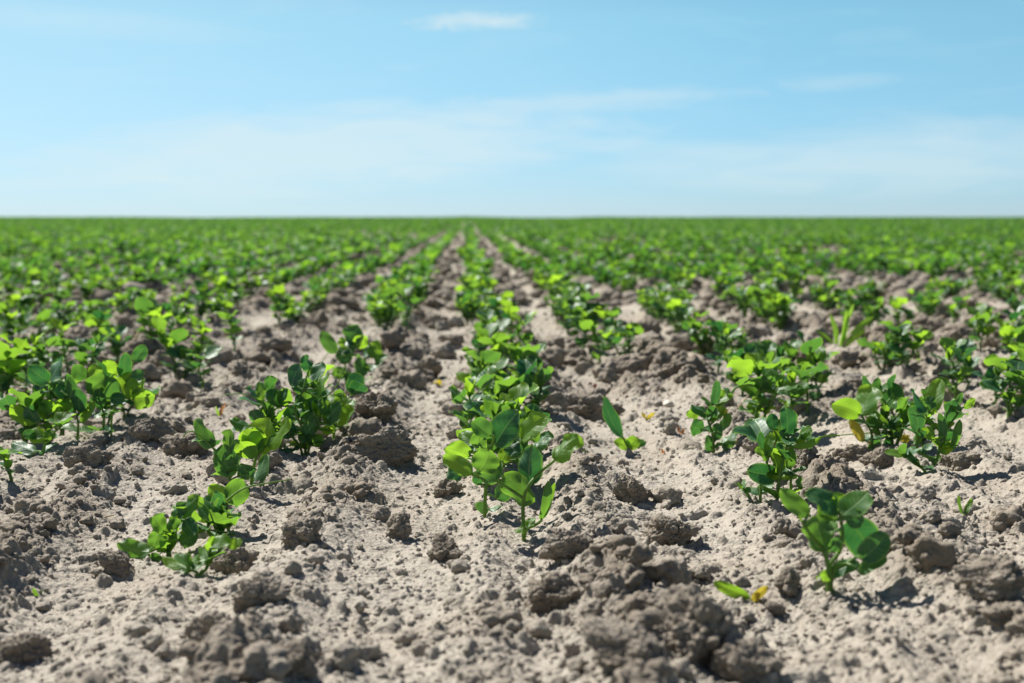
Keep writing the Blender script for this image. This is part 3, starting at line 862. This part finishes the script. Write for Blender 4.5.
# ------------------------------------------------------------------ clods and crumbs
def sphere(sub):
    bm = bmesh.new(); bmesh.ops.create_icosphere(bm, subdivisions=sub, radius=1)
    V = np.array([v.co[:] for v in bm.verts], F32); T = np.array([[v.index for v in f.verts] for f in bm.faces], np.int64)
    bm.free(); return V, T

def lumps3(P, cell, seed):
    g = np.floor(P / cell).astype(np.int64); out = np.zeros(len(P), F32)
    for dx in (-1, 0, 1):
        for dy in (-1, 0, 1):
            for dz in (-1, 0, 1):
                h = hsh(g[:, 0] + dx, g[:, 1] + dy, g[:, 2] + dz, seed)
                c = np.stack([g[:, 0] + dx + u01(h, 1), g[:, 1] + dy + u01(h, 2), g[:, 2] + dz + u01(h, 3)], -1) * cell
                r = cell * (.35 + .5 * u01(h, 4))
                d2 = r * r - ((c - P) ** 2).sum(1)
                out = np.maximum(out, np.where((d2 > 0) & (u01(h, 5) < .75), np.sqrt(np.maximum(d2, 0)), 0))
    return out

def clod_shape(sub, seed, detail=True):
    r = np.random.default_rng(seed)
    V, T = sphere(sub)
    n = lambda s, sd: vnoise(V[:, 0] * s + 9.3, V[:, 1] * s + 4.1, V[:, 2] * s + 7.7, seed=seed * 7 + sd)
    rad = 1 + .32 * n(1.4, 1) + .16 * n(3.1, 2)
    for _ in range(10):
        p = unit(r.normal(size=3)); d = r.uniform(.55, .85)
        c = V @ p
        lim = np.where(c > .05, d / np.maximum(c, .05), 9)
        rad = np.where(rad > lim, lim + .06 * (rad - lim), rad)
    P = V * rad[:, None]
    if detail:
        w = P + .05 * np.stack([n(9, 3), n(9, 4), n(9, 5)], -1)
        e = .75 * lumps3(w, .42, seed + 1) + .75 * lumps3(w, .19, seed + 2)
        if sub > 5: e = e + .8 * lumps3(w, .085, seed + 3) + .02 * n(24, 6)
        P = P * (1 + (e - .1) / np.maximum(np.linalg.norm(P, axis=1), .3))[:, None]
    P = P * np.array([r.uniform(.85, 1.25), r.uniform(.8, 1.1), r.uniform(.62, .85)])
    return P.astype(F32), T

CLODS = []
for v in range(7):
    P, T = clod_shape(7, 40 + v)
    CLODS.append(quad_mesh('soil_clod', P, T, material=M_CLOD))
CLOD_SPEC = [  # pixel of its middle, half width in pixels, height ratio, label
 (702, 640, 58, .95, 'big dark clod at the bottom right of center, tallest and nearest of all'),
 (744, 668, 38, .8, 'rounded clod against the right side of the biggest nearest clod'),
 (630, 654, 48, .62, 'broad pale clod on the left side of the biggest nearest clod'),
 (212, 630, 24, .9, 'round clod alone on the pale crust below the front left seedlings'),
 (292, 664, 30, .8, 'clod near the bottom left with a rounded dark right side'),
 (22, 652, 26, .9, 'dark clod in the bottom left corner'),
 (236, 564, 24, .9, 'clod standing right in front of the front left seedlings'),
 (262, 594, 30, .75, 'long clod just below the clod in front of the left seedlings'),
 (302, 536, 26, .85, 'steep clod with dark right face right of the left seedlings'),
 (118, 566, 18, .8, 'small clod to the left below the front left seedling'),
 (398, 532, 18, 1.0, 'pointed clod left of the front center seedling'),
 (446, 552, 22, .9, 'clod just below and left of the foot of the front center seedling'),
 (568, 552, 30, .85, 'large clod at the right foot of the front center seedling'),
 (552, 596, 34, .75, 'mound shaped clod below the front center seedling'),
 (672, 534, 32, .75, 'wide clod between the center row and the nearest right seedling'),
 (630, 494, 22, .8, 'crumbly clod right of the center row, above the wide one'),
 (446, 492, 14, .9, 'small dark clod left of the bushy center seedling'),
 (588, 408, 32, .72, 'dark undercut clod behind the single drooping leaf right of center'),
 (788, 590, 17, .85, 'clod touching the left foot of the nearest right seedling'),
 (774, 614, 14, .7, 'low clod below the yellow green sprout at right'),
 (990, 588, 40, .6, 'long low clod at the right edge, lower right'),
 (1000, 618, 26, .7, 'clod in front of the long low clod at the right edge'),
 (186, 448, 26, .75, 'clod right of the left clump of seedlings'),
 (148, 436, 20, .8, 'clod directly right of the foot of the left clump'),
 (84, 462, 26, .75, 'pale clod in front of the left clump of seedlings'),
 (384, 446, 36, .7, 'broad clod right of the dense left of center seedling'),
 (376, 412, 26, .75, 'clod behind the broad one right of the dense seedling'),
 (418, 378, 10, 1.3, 'small pointed clod between the left of center row and the center row'),
 (686, 346, 14, .85, 'blurred dark clod beside the right hand clump'),
 (648, 330, 16, .8, 'blurred clod right of the blurred clump beyond the center row'),
 (806, 474, 14, .9, 'clod right of the thick stemmed right seedling'),
 (848, 454, 20, .6, 'clod below the yellow leaf of the right hand seedling'),
 (880, 460, 22, .65, 'clod with a dark hollow at the foot of the right hand seedlings'),
 (30, 506, 18, .7, 'low clod near the left edge below the cut off seedling'),
 (436, 324, 16, .7, 'blurred clod left of the center row in the far furrow'),
 (960, 458, 24, .55, 'rough low clod right of the tall right hand seedling'),
]
rc = np.random.default_rng(77)
clod_xy = []
for i, (px, py, w, q, lab) in enumerate(CLOD_SPEC):
    x, y, z = ground_px(px, py + w * .35)
    rad = w / FPX * y
    o = link('soil_clod', CLODS[i % 7], None, (x, y, z + rad * q * .34))
    o.rotation_euler = (rc.uniform(-.3, .3), rc.uniform(-.3, .3), rc.uniform(0, 6.28))
    s = rad * .92
    o.scale = (s * 1.05, s, s * q * 1.35)
    tag(o, lab, 'soil clod', 'soil clods lying between the rows')
    clod_xy.append((x, y, rad))

# crumbs nobody could count: one mass
CV, CT, CL, cn = [], [], [], 0
def crumbs(n, shapes, r0, r1, y0, y1, seed, clump):
    global cn
    r = np.random.default_rng(seed)
    y = np.exp(r.uniform(math.log(y0), math.log(y1), n)); x = y * math.tan(YAW) + r.uniform(-1, 1, n) * (y * .44 + .06)
    m, _ = rough(x, y)
    keep = r.random(n) < (1 - clump + clump * m)
    x, y = x[keep], y[keep]; n = len(x)
    z, _, bb = height(x, y)
    rad = (r0 + (r1 - r0) * r.random(n) ** 2.2) * (1 + .25 * (y - 1).clip(0, 1.5))
    if r1 > .005:
        ok = np.ones(n, bool)
        for cx_, cy_ in CALM: ok &= (np.abs(x - cx_) > .030) | (np.abs(y - cy_ + .02) > .06)
        x, y, z, rad, bb, m = x[ok], y[ok], z[ok], rad[ok], bb[ok], m[keep][ok]; n = len(x)
    else: m = m[keep]
    lo = np.clip(m * .75 + np.minimum(bb / .012, 1) * .45 + (.30 if r1 > .005 else .08), 0, 1)
    pk = r.integers(0, len(shapes), n)
    for v, (P, T) in enumerate(shapes):
        k = np.where(pk == v)[0]
        if len(k) == 0: continue
        a = r.uniform(0, 6.283, len(k)); b = r.uniform(-.7, .7, len(k))
        ca, sa, cb, sb = (f(q)[:, None] for q in (a, b) for f in (np.cos, np.sin))
        X, Y, Z = P[:, 0][None], P[:, 1][None], P[:, 2][None]
        Y2, Z2 = Y * cb - Z * sb, Y * sb + Z * cb
        s = rad[k][:, None]
        W = np.stack([(X * ca - Y2 * sa) * s + x[k][:, None], (X * sa + Y2 * ca) * s + y[k][:, None], Z2 * s + z[k][:, None] + .25 * s], -1)
        off = cn + np.arange(len(k))[:, None, None] * len(P)
        CV.append(W.reshape(-1, 3).astype(F32)); CT.append((T[None] + off).reshape(-1, 3)); CL.append(np.repeat(lo[k], len(P))); cn += len(k) * len(P)
sm = [clod_shape(2, 200 + i, False) for i in range(6)]
md = [clod_shape(3, 230 + i) for i in range(6)]
lg = [clod_shape(4, 260 + i) for i in range(6)]
crumbs(64000, sm, .0006, .0024, .5, 2.6, 1, .68)
crumbs(5600, md, .0025, .0070, .5, 3.6, 2, .85)
crumbs(1300, lg, .0070, .0150, .55, 5, 3, .90)
crumbs(2600, lg, .0100, .0190, 1.6, 12, 4, .80)
crumbs(9000, sm, .0120, .0240, 3.0, 45, 5, .55)
me = quad_mesh('soil_crumbs', np.concatenate(CV), np.concatenate(CT), material=M_SOIL, fattr=('loose', np.concatenate(CL)))
cr = link('soil_crumbs', me)
tag(cr, 'loose dry crumbs and small lumps scattered over the soil', 'crumbs'); cr['kind'] = 'stuff'

# ------------------------------------------------------------------ small things lying about
def small(name, label, cat, px, py, parts, seed, group=None):
    """parts: (part name, material, [leaflets (dx px, dy px, tip dx, tip dy, width px, tone)], [tubes of px points + radius])"""
    r = np.random.default_rng(seed)
    x, y, z = ground_px(px, py)
    O = np.array([x, y, z])
    t = thing(name, label, cat, (x, y, z), group)
    for pn, m, lfs, tubes in parts:
        for (a, b, c, d, w, tone) in lfs:
            mb = MB()
            dyb = r.uniform(-.003, .003); B = at_depth(px + a, py + b, y + dyb) - O
            T = at_depth(px + c, py + d, y + dyb + r.uniform(-.008, .008)) - O
            D = T - B; L = np.linalg.norm(D); D /= L
            fc = np.array([0, -1, .6]); fc = unit(fc - D * fc.dot(D)); rl = r.uniform(-.6, .6)
            nn = unit(fc * math.cos(rl) + np.cross(D, fc) * math.sin(rl))
            leaflet(mb, B, D, nn, L, w / FPX * y, tone, r, 9, 6, r.uniform(.1, .5), r.uniform(-.2, .3))
            link(pn, mesh_of(pn, mb, m), t)
        for pts, r0, r1 in tubes:
            mb = MB()
            P = [at_depth(px + a, py + b, y + .0) - O + [0, e, 0] for a, b, e in pts]
            P[0][2] -= .003
            tube(mb, P, r0, r1, .5, 5, 4)
            link(pn, mesh_of(pn, mb, m), t)
    return t

small('weed_sprout', 'lime and yellow two leaved sprout left of the nearest right seedling', 'sprout', 752, 602,
      [('leaf', M_LEAF, [(-2, -4, -38, -20, 13, .95)], []), ('yellow_leaf', M_YEL, [(0, -2, 16, -16, 9, .8), (2, 0, 6, -10, 7, .6)], []),
       ('stem', M_STEM, [], [([(0, 4, 0), (-1, -3, 0)], .0009, .0007)])], 1)
small('weed_sprout', 'low sprout with one large dark leaf rising left against the undercut clod', 'sprout', 628, 452,
      [('leaf', M_LEAF, [(-5, -14, -28, -55, 17, .02), (2, -4, -14, -10, 12, .8), (0, -4, 10, -14, 14, .9), (2, -6, 18, -8, 9, .2)], []), ('yellow_leaf', M_YEL, [(0, -4, 2, 4, 9, .7)], []),
       ('stem', M_STEM, [], [([(0, 3, 0), (0, -4, 0), (-3, -10, 0), (-6, -17, 0)], .0011, .0008)])], 3)
small('weed_sprout', 'tiny yellow sprout on pale crust beside the pale pebble', 'sprout', 646, 422,
      [('leaf', M_YEL, [(0, -3, -4, -10, 5, .5), (0, -2, 9, -9, 5, .9), (0, -2, 6, -2, 4, .6)], [([(0, 3, 0), (0, -3, 0)], .0007, .0005)])], 4)
small('weed_sprout', 'small orange withered sprout left of the slender right of center seedling', 'sprout', 680, 436,
      [('leaf', M_DRY, [(0, -3, -2, -9, 2.5, .5), (1, -2, 4, -8, 2.5, .9)], [([(0, 3, 0), (0, -4, 0)], .0007, .0005)])], 5)
small('weed_sprout', 'brown withered sprout on the crust below the orange one', 'sprout', 664, 456,
      [('leaf', M_DRY, [(0, -1, -2, -7, 2.5, .2), (0, -1, 2, -5, 3, .4)], [])], 6)
small('fallen_leaf', 'reddish leaf scrap behind the undercut clod', 'leaf', 592, 390, [('blade', M_RED, [(0, 0, -5, -5, 6, .5), (1, 0, 4, -6, 4, .3)], [])], 7)
small('fallen_leaf', 'orange tipped dry leaf standing left of the dense seedling', 'leaf', 220, 416,
      [('blade', M_DRY, [(0, 0, 5, -14, 4, .8)], []), ('blade', M_GRASS, [(-1, 0, -4, -10, 2.5, .8)], [])], 8)
small('weed_sprout', 'tiny yellow sprout at the left margin of the center row', 'sprout', 438, 388,
      [('leaf', M_YEL, [(0, -2, -4, -6, 5, .6), (0, -2, 2, -9, 5, .9)], [])], 9)
small('weed_sprout', 'tiny yellow weed right of the large clod at the center seedling', 'sprout', 673, 574,
      [('leaf', M_YEL, [(0, -2, -4, -8, 5, .5), (0, -2, 5, -7, 6, .9)], [])], 10)
small('weed_sprout', 'tiny green weed with thin leaves on the bare soil at lower left', 'sprout', 38, 598,
      [('leaf', M_LEAF, [(0, -2, -5, -10, 4, .7), (0, -2, 4, -9, 4, .8)], [([(0, 3, 0), (0, -3, 0)], .0007, .0005)])], 11)
small('weed_sprout', 'single leaved green weed beside the round lone clod', 'sprout', 189, 650,
      [('leaf', M_LEAF, [(0, -2, 5, -9, 7, .8), (0, -1, -5, -4, 5, .6)], [])], 12)
small('weed_sprout', 'thin green sprout standing on clods at the right, below the tall right hand seedling', 'sprout', 964, 520,
      [('leaf', M_LEAF, [(0, -4, -7, -24, 5, .6), (1, -6, 8, -20, 6, .8)], [([(0, 3, 0), (0, -6, 0)], .0009, .0006)])], 13)
small('grass_sprig', 'pale green grass strip lying right of the front center seedling', 'grass sprig', 598, 552,
      [('blade', M_GRASS, [(0, 0, 22, 5, 4, .9)], [])], 14)
small('grass_sprig', 'curved green shoot lying on the soil right of the center row', 'grass sprig', 564, 456,
      [('blade', M_STEM, [], [([(0, 2, 0), (8, -5, 0), (24, -5, 0)], .0010, .0006)])], 15)
small('grass_sprig', 'flat green grass blade standing among dry stalks left of the right clump', 'grass sprig', 757, 421,
      [('blade', M_GRASS, [(0, 0, -7, -42, 7, .9)], []), ('dry_stalk', M_STRAW, [], [([(-24, -10, 0), (-8, -26, 0), (4, -36, 0)], .0011, .0006), ([(-14, -14, 0), (4, -30, 0)], .0007, .0005)])], 16)
small('fallen_leaf', 'yellow fallen leaf bent over at the right foot of the center row', 'leaf', 545, 408,
      [('blade', M_YEL, [(-2, -4, 16, 2, 6, .7)], []), ('dry_blade', M_DRY, [(0, -6, 8, -12, 3, .6)], [])], 17)
small('dead_stalk', 'olive brown bare stalk slanting up right behind the left clump', 'stalk', 123, 354,
      [('stalk', M_STRAW, [], [([(0, 4, 0), (12, -16, .004), (26, -36, .01)], .0026, .0016)]), ('green_tip', M_GRASS, [(24, -32, 34, -52, 5, .8)], [])], 18)
small('dry_straw', 'pale dry straw arching over the seedlings near the right edge', 'straw', 992, 306,
      [('stalk', M_STRAW, [], [([(0, 4, 0), (4, -10, .0), (16, -18, .01), (34, -20, .02)], .0030, .0018)])], 19)
gr = [(-4, -2, -10, -36, 5, .5), (0, -2, 6, -40, 6, .8), (2, -2, 34, -34, 7, .7), (3, -2, 26, -22, 6, .9), (-2, -2, -22, -22, 5, .4), (2, 0, 14, -46, 5, .6)]
small('grass_weed', 'blurred tuft of upright grass weed behind the right clump', 'grass tuft', 840, 350,
      [('blade', M_GRASS, gr, []), ('dry_stalk', M_STRAW, [], [([(-2, 2, 0), (8, -12, 0), (22, -22, .01)], .002, .001)])], 20)
small('dry_straw', 'thin dark straw bit lying on the pale soil left of the front left seedling', 'straw', 96, 518,
      [('stalk', M_STRAW, [], [([(0, 0, 0), (9, -1, 0), (18, -3, 0)], .0007, .0005)])], 21)
Pp, Tp = sphere(4)
Pp = Pp * (1 + .16 * vnoise(Pp[:, 0] * 1.5 + 3, Pp[:, 1] * 1.5 + 5, Pp[:, 2] * 1.5 + 7, seed=9))[:, None] * np.array([1.1, .9, .8])
for px, py, w, lab in ((668, 408, 6, 'pale round pebble lying right of the tiny yellow sprout'), (912, 322, 5.5, 'small white pebble on bare soil at the far right'),):
    x, y, z = ground_px(px, py)
    o = link('pebble', quad_mesh('pebble', Pp, Tp, material=M_STONE), None, (x, y, z + .0015))
    s = w / FPX * y; o.scale = (s, s, s); o.rotation_euler.z = px
    tag(o, lab, 'pebble')

# ------------------------------------------------------------------ light and sky
SUN_AZ, SUN_EL = R(-39), R(49)       # azimuth from the view direction, negative = left
sv = Vector((math.sin(SUN_AZ) * math.cos(SUN_EL), math.cos(SUN_AZ) * math.cos(SUN_EL), math.sin(SUN_EL)))
sd_ = bpy.data.lights.new('sun', 'SUN'); sd_.energy = 5.0; sd_.angle = R(.53); sd_.color = (1, .965, .905)
sun = bpy.data.objects.new('sun', sd_); COL.objects.link(sun)
sun.rotation_euler = (-sv).to_track_quat('-Z', 'Y').to_euler()
w = bpy.data.worlds.new('World'); sc.world = w; w.use_nodes = True
nt = w.node_tree; nt.nodes.clear()
sky = nt.nodes.new('ShaderNodeTexSky'); sky.sky_type = 'NISHITA'; sky.sun_disc = False
sky.sun_elevation = SUN_EL; sky.sun_rotation = SUN_AZ
sky.altitude = 0; sky.air_density = .62; sky.dust_density = 0; sky.ozone_density = 3.5
tc = nt.nodes.new('ShaderNodeTexCoord').outputs['Generated']
sp_ = N(nt, 'ShaderNodeSeparateXYZ', Vector=tc)
az = mth(nt, 'ARCTAN2', sp_.outputs[0], sp_.outputs[1])
el = mth(nt, 'ARCSINE', sp_.outputs[2])
cv = N(nt, 'ShaderNodeCombineXYZ', X=mth(nt, 'MULTIPLY', az, 7.0), Y=mth(nt, 'MULTIPLY', el, 42.0))
nz = N(nt, 'ShaderNodeTexNoise', Vector=cv.outputs[0], Scale=1.6, Detail=7.0, Roughness=.6, Distortion=.6).outputs[0]
cv2 = N(nt, 'ShaderNodeCombineXYZ', X=mth(nt, 'MULTIPLY', az, 26.0), Y=mth(nt, 'MULTIPLY', el, 150.0))
nz2 = N(nt, 'ShaderNodeTexNoise', Vector=cv2.outputs[0], Scale=1.0, Detail=6.0, Roughness=.65, Distortion=.8).outputs[0]
cv3 = N(nt, 'ShaderNodeCombineXYZ', X=mth(nt, 'MULTIPLY', az, 48.0), Y=mth(nt, 'MULTIPLY', el, 210.0))
nz3 = N(nt, 'ShaderNodeTexNoise', Vector=cv3.outputs[0], Scale=1.0, Detail=8.0, Roughness=.62, Distortion=1.2).outputs[0]
def blob(a0, e0, wa, we, tilt, hard, amt, n, namt):
    """a soft streak of cloud round azimuth a0, elevation e0"""
    da = mth(nt, 'SUBTRACT', az, a0)
    de = mth(nt, 'SUBTRACT', mth(nt, 'SUBTRACT', el, e0), mth(nt, 'MULTIPLY', da, tilt))
    q = mth(nt, 'ADD', mth(nt, 'POWER', mth(nt, 'ABSOLUTE', mth(nt, 'DIVIDE', da, wa)), 2.0), mth(nt, 'POWER', mth(nt, 'ABSOLUTE', mth(nt, 'DIVIDE', de, we)), 2.0))
    v = mth(nt, 'SUBTRACT', 1.0, q)
    v = mth(nt, 'ADD', v, mth(nt, 'MULTIPLY', mth(nt, 'SUBTRACT', n, .5), namt))
    v = mth(nt, 'MULTIPLY', v, hard, clamp=True)
    v = mth(nt, 'SMOOTHSTEP', v, 0, 1) if False else v
    return mth(nt, 'MULTIPLY', v, amt)
A = lambda px: (px - VPX) / FPX
E = lambda py: (HZY - py) / FPX
cl = blob(A(476), E(26), 74 / FPX, 10 / FPX, .02, .8, .66, nz3, 3.0)
for args in ((A(330), E(150), 330 / FPX, 48 / FPX, .06, 1.1, .56, nz, 2.4), (A(560), E(106), 210 / FPX, 14 / FPX, .055, .9, .38, nz2, 2.6),
             (A(900), E(160), 330 / FPX, 40 / FPX, .03, 1.0, .44, nz, 2.0), (A(825), E(88), 70 / FPX, 9 / FPX, .05, .9, .22, nz2, 2.2),
             (A(110), E(35), 170 / FPX, 16 / FPX, -.04, .8, .24, nz2, 1.6)):
    cl = mth(nt, 'MAXIMUM', cl, blob(*args))
cirrus = mth(nt, 'MULTIPLY', mth(nt, 'SUBTRACT', nz, .52, clamp=True), .55, clamp=True)
cl = mth(nt, 'MAXIMUM', cl, cirrus)
veil = mth(nt, 'ADD', .145, mth(nt, 'MULTIPLY', az, -.66), clamp=True)      # thin high cloud, thicker towards the sun
veil = mth(nt, 'MULTIPLY', veil, mth(nt, 'SUBTRACT', 1.0, mth(nt, 'MULTIPLY', mth(nt, 'ABSOLUTE', el), 1.6), clamp=True))
cl = mth(nt, 'MAXIMUM', cl, 0.0)
cl = mth(nt, 'ADD', veil, mth(nt, 'MULTIPLY', cl, mth(nt, 'SUBTRACT', 1.0, veil)), clamp=True)
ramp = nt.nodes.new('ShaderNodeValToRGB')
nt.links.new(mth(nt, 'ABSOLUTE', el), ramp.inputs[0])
for i_, (p_, c_) in enumerate(((0.0, (.325, .390, .475)), (.135, (.55, .715, .575)), (.55, (.37, .43, .47)))):  # last stop darkens the unseen sky overhead to weaken fill in the shadows
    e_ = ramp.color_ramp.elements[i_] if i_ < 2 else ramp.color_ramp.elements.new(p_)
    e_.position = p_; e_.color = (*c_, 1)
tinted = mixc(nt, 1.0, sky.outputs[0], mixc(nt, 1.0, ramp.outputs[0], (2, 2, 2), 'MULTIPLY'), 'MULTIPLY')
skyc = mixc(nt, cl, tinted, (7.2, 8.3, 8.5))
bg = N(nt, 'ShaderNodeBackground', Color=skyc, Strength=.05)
wo = nt.nodes.new('ShaderNodeOutputWorld'); nt.links.new(bg.outputs[0], wo.inputs[0])

sc.view_settings.view_transform = 'Standard'
sc.view_settings.look = 'None'
sc.view_settings.exposure = 1.06
sc.view_settings.gamma = 1.0
sc.cycles.use_denoising = True
sc.cycles.max_bounces = 8
sc.cycles.transparent_max_bounces = 4
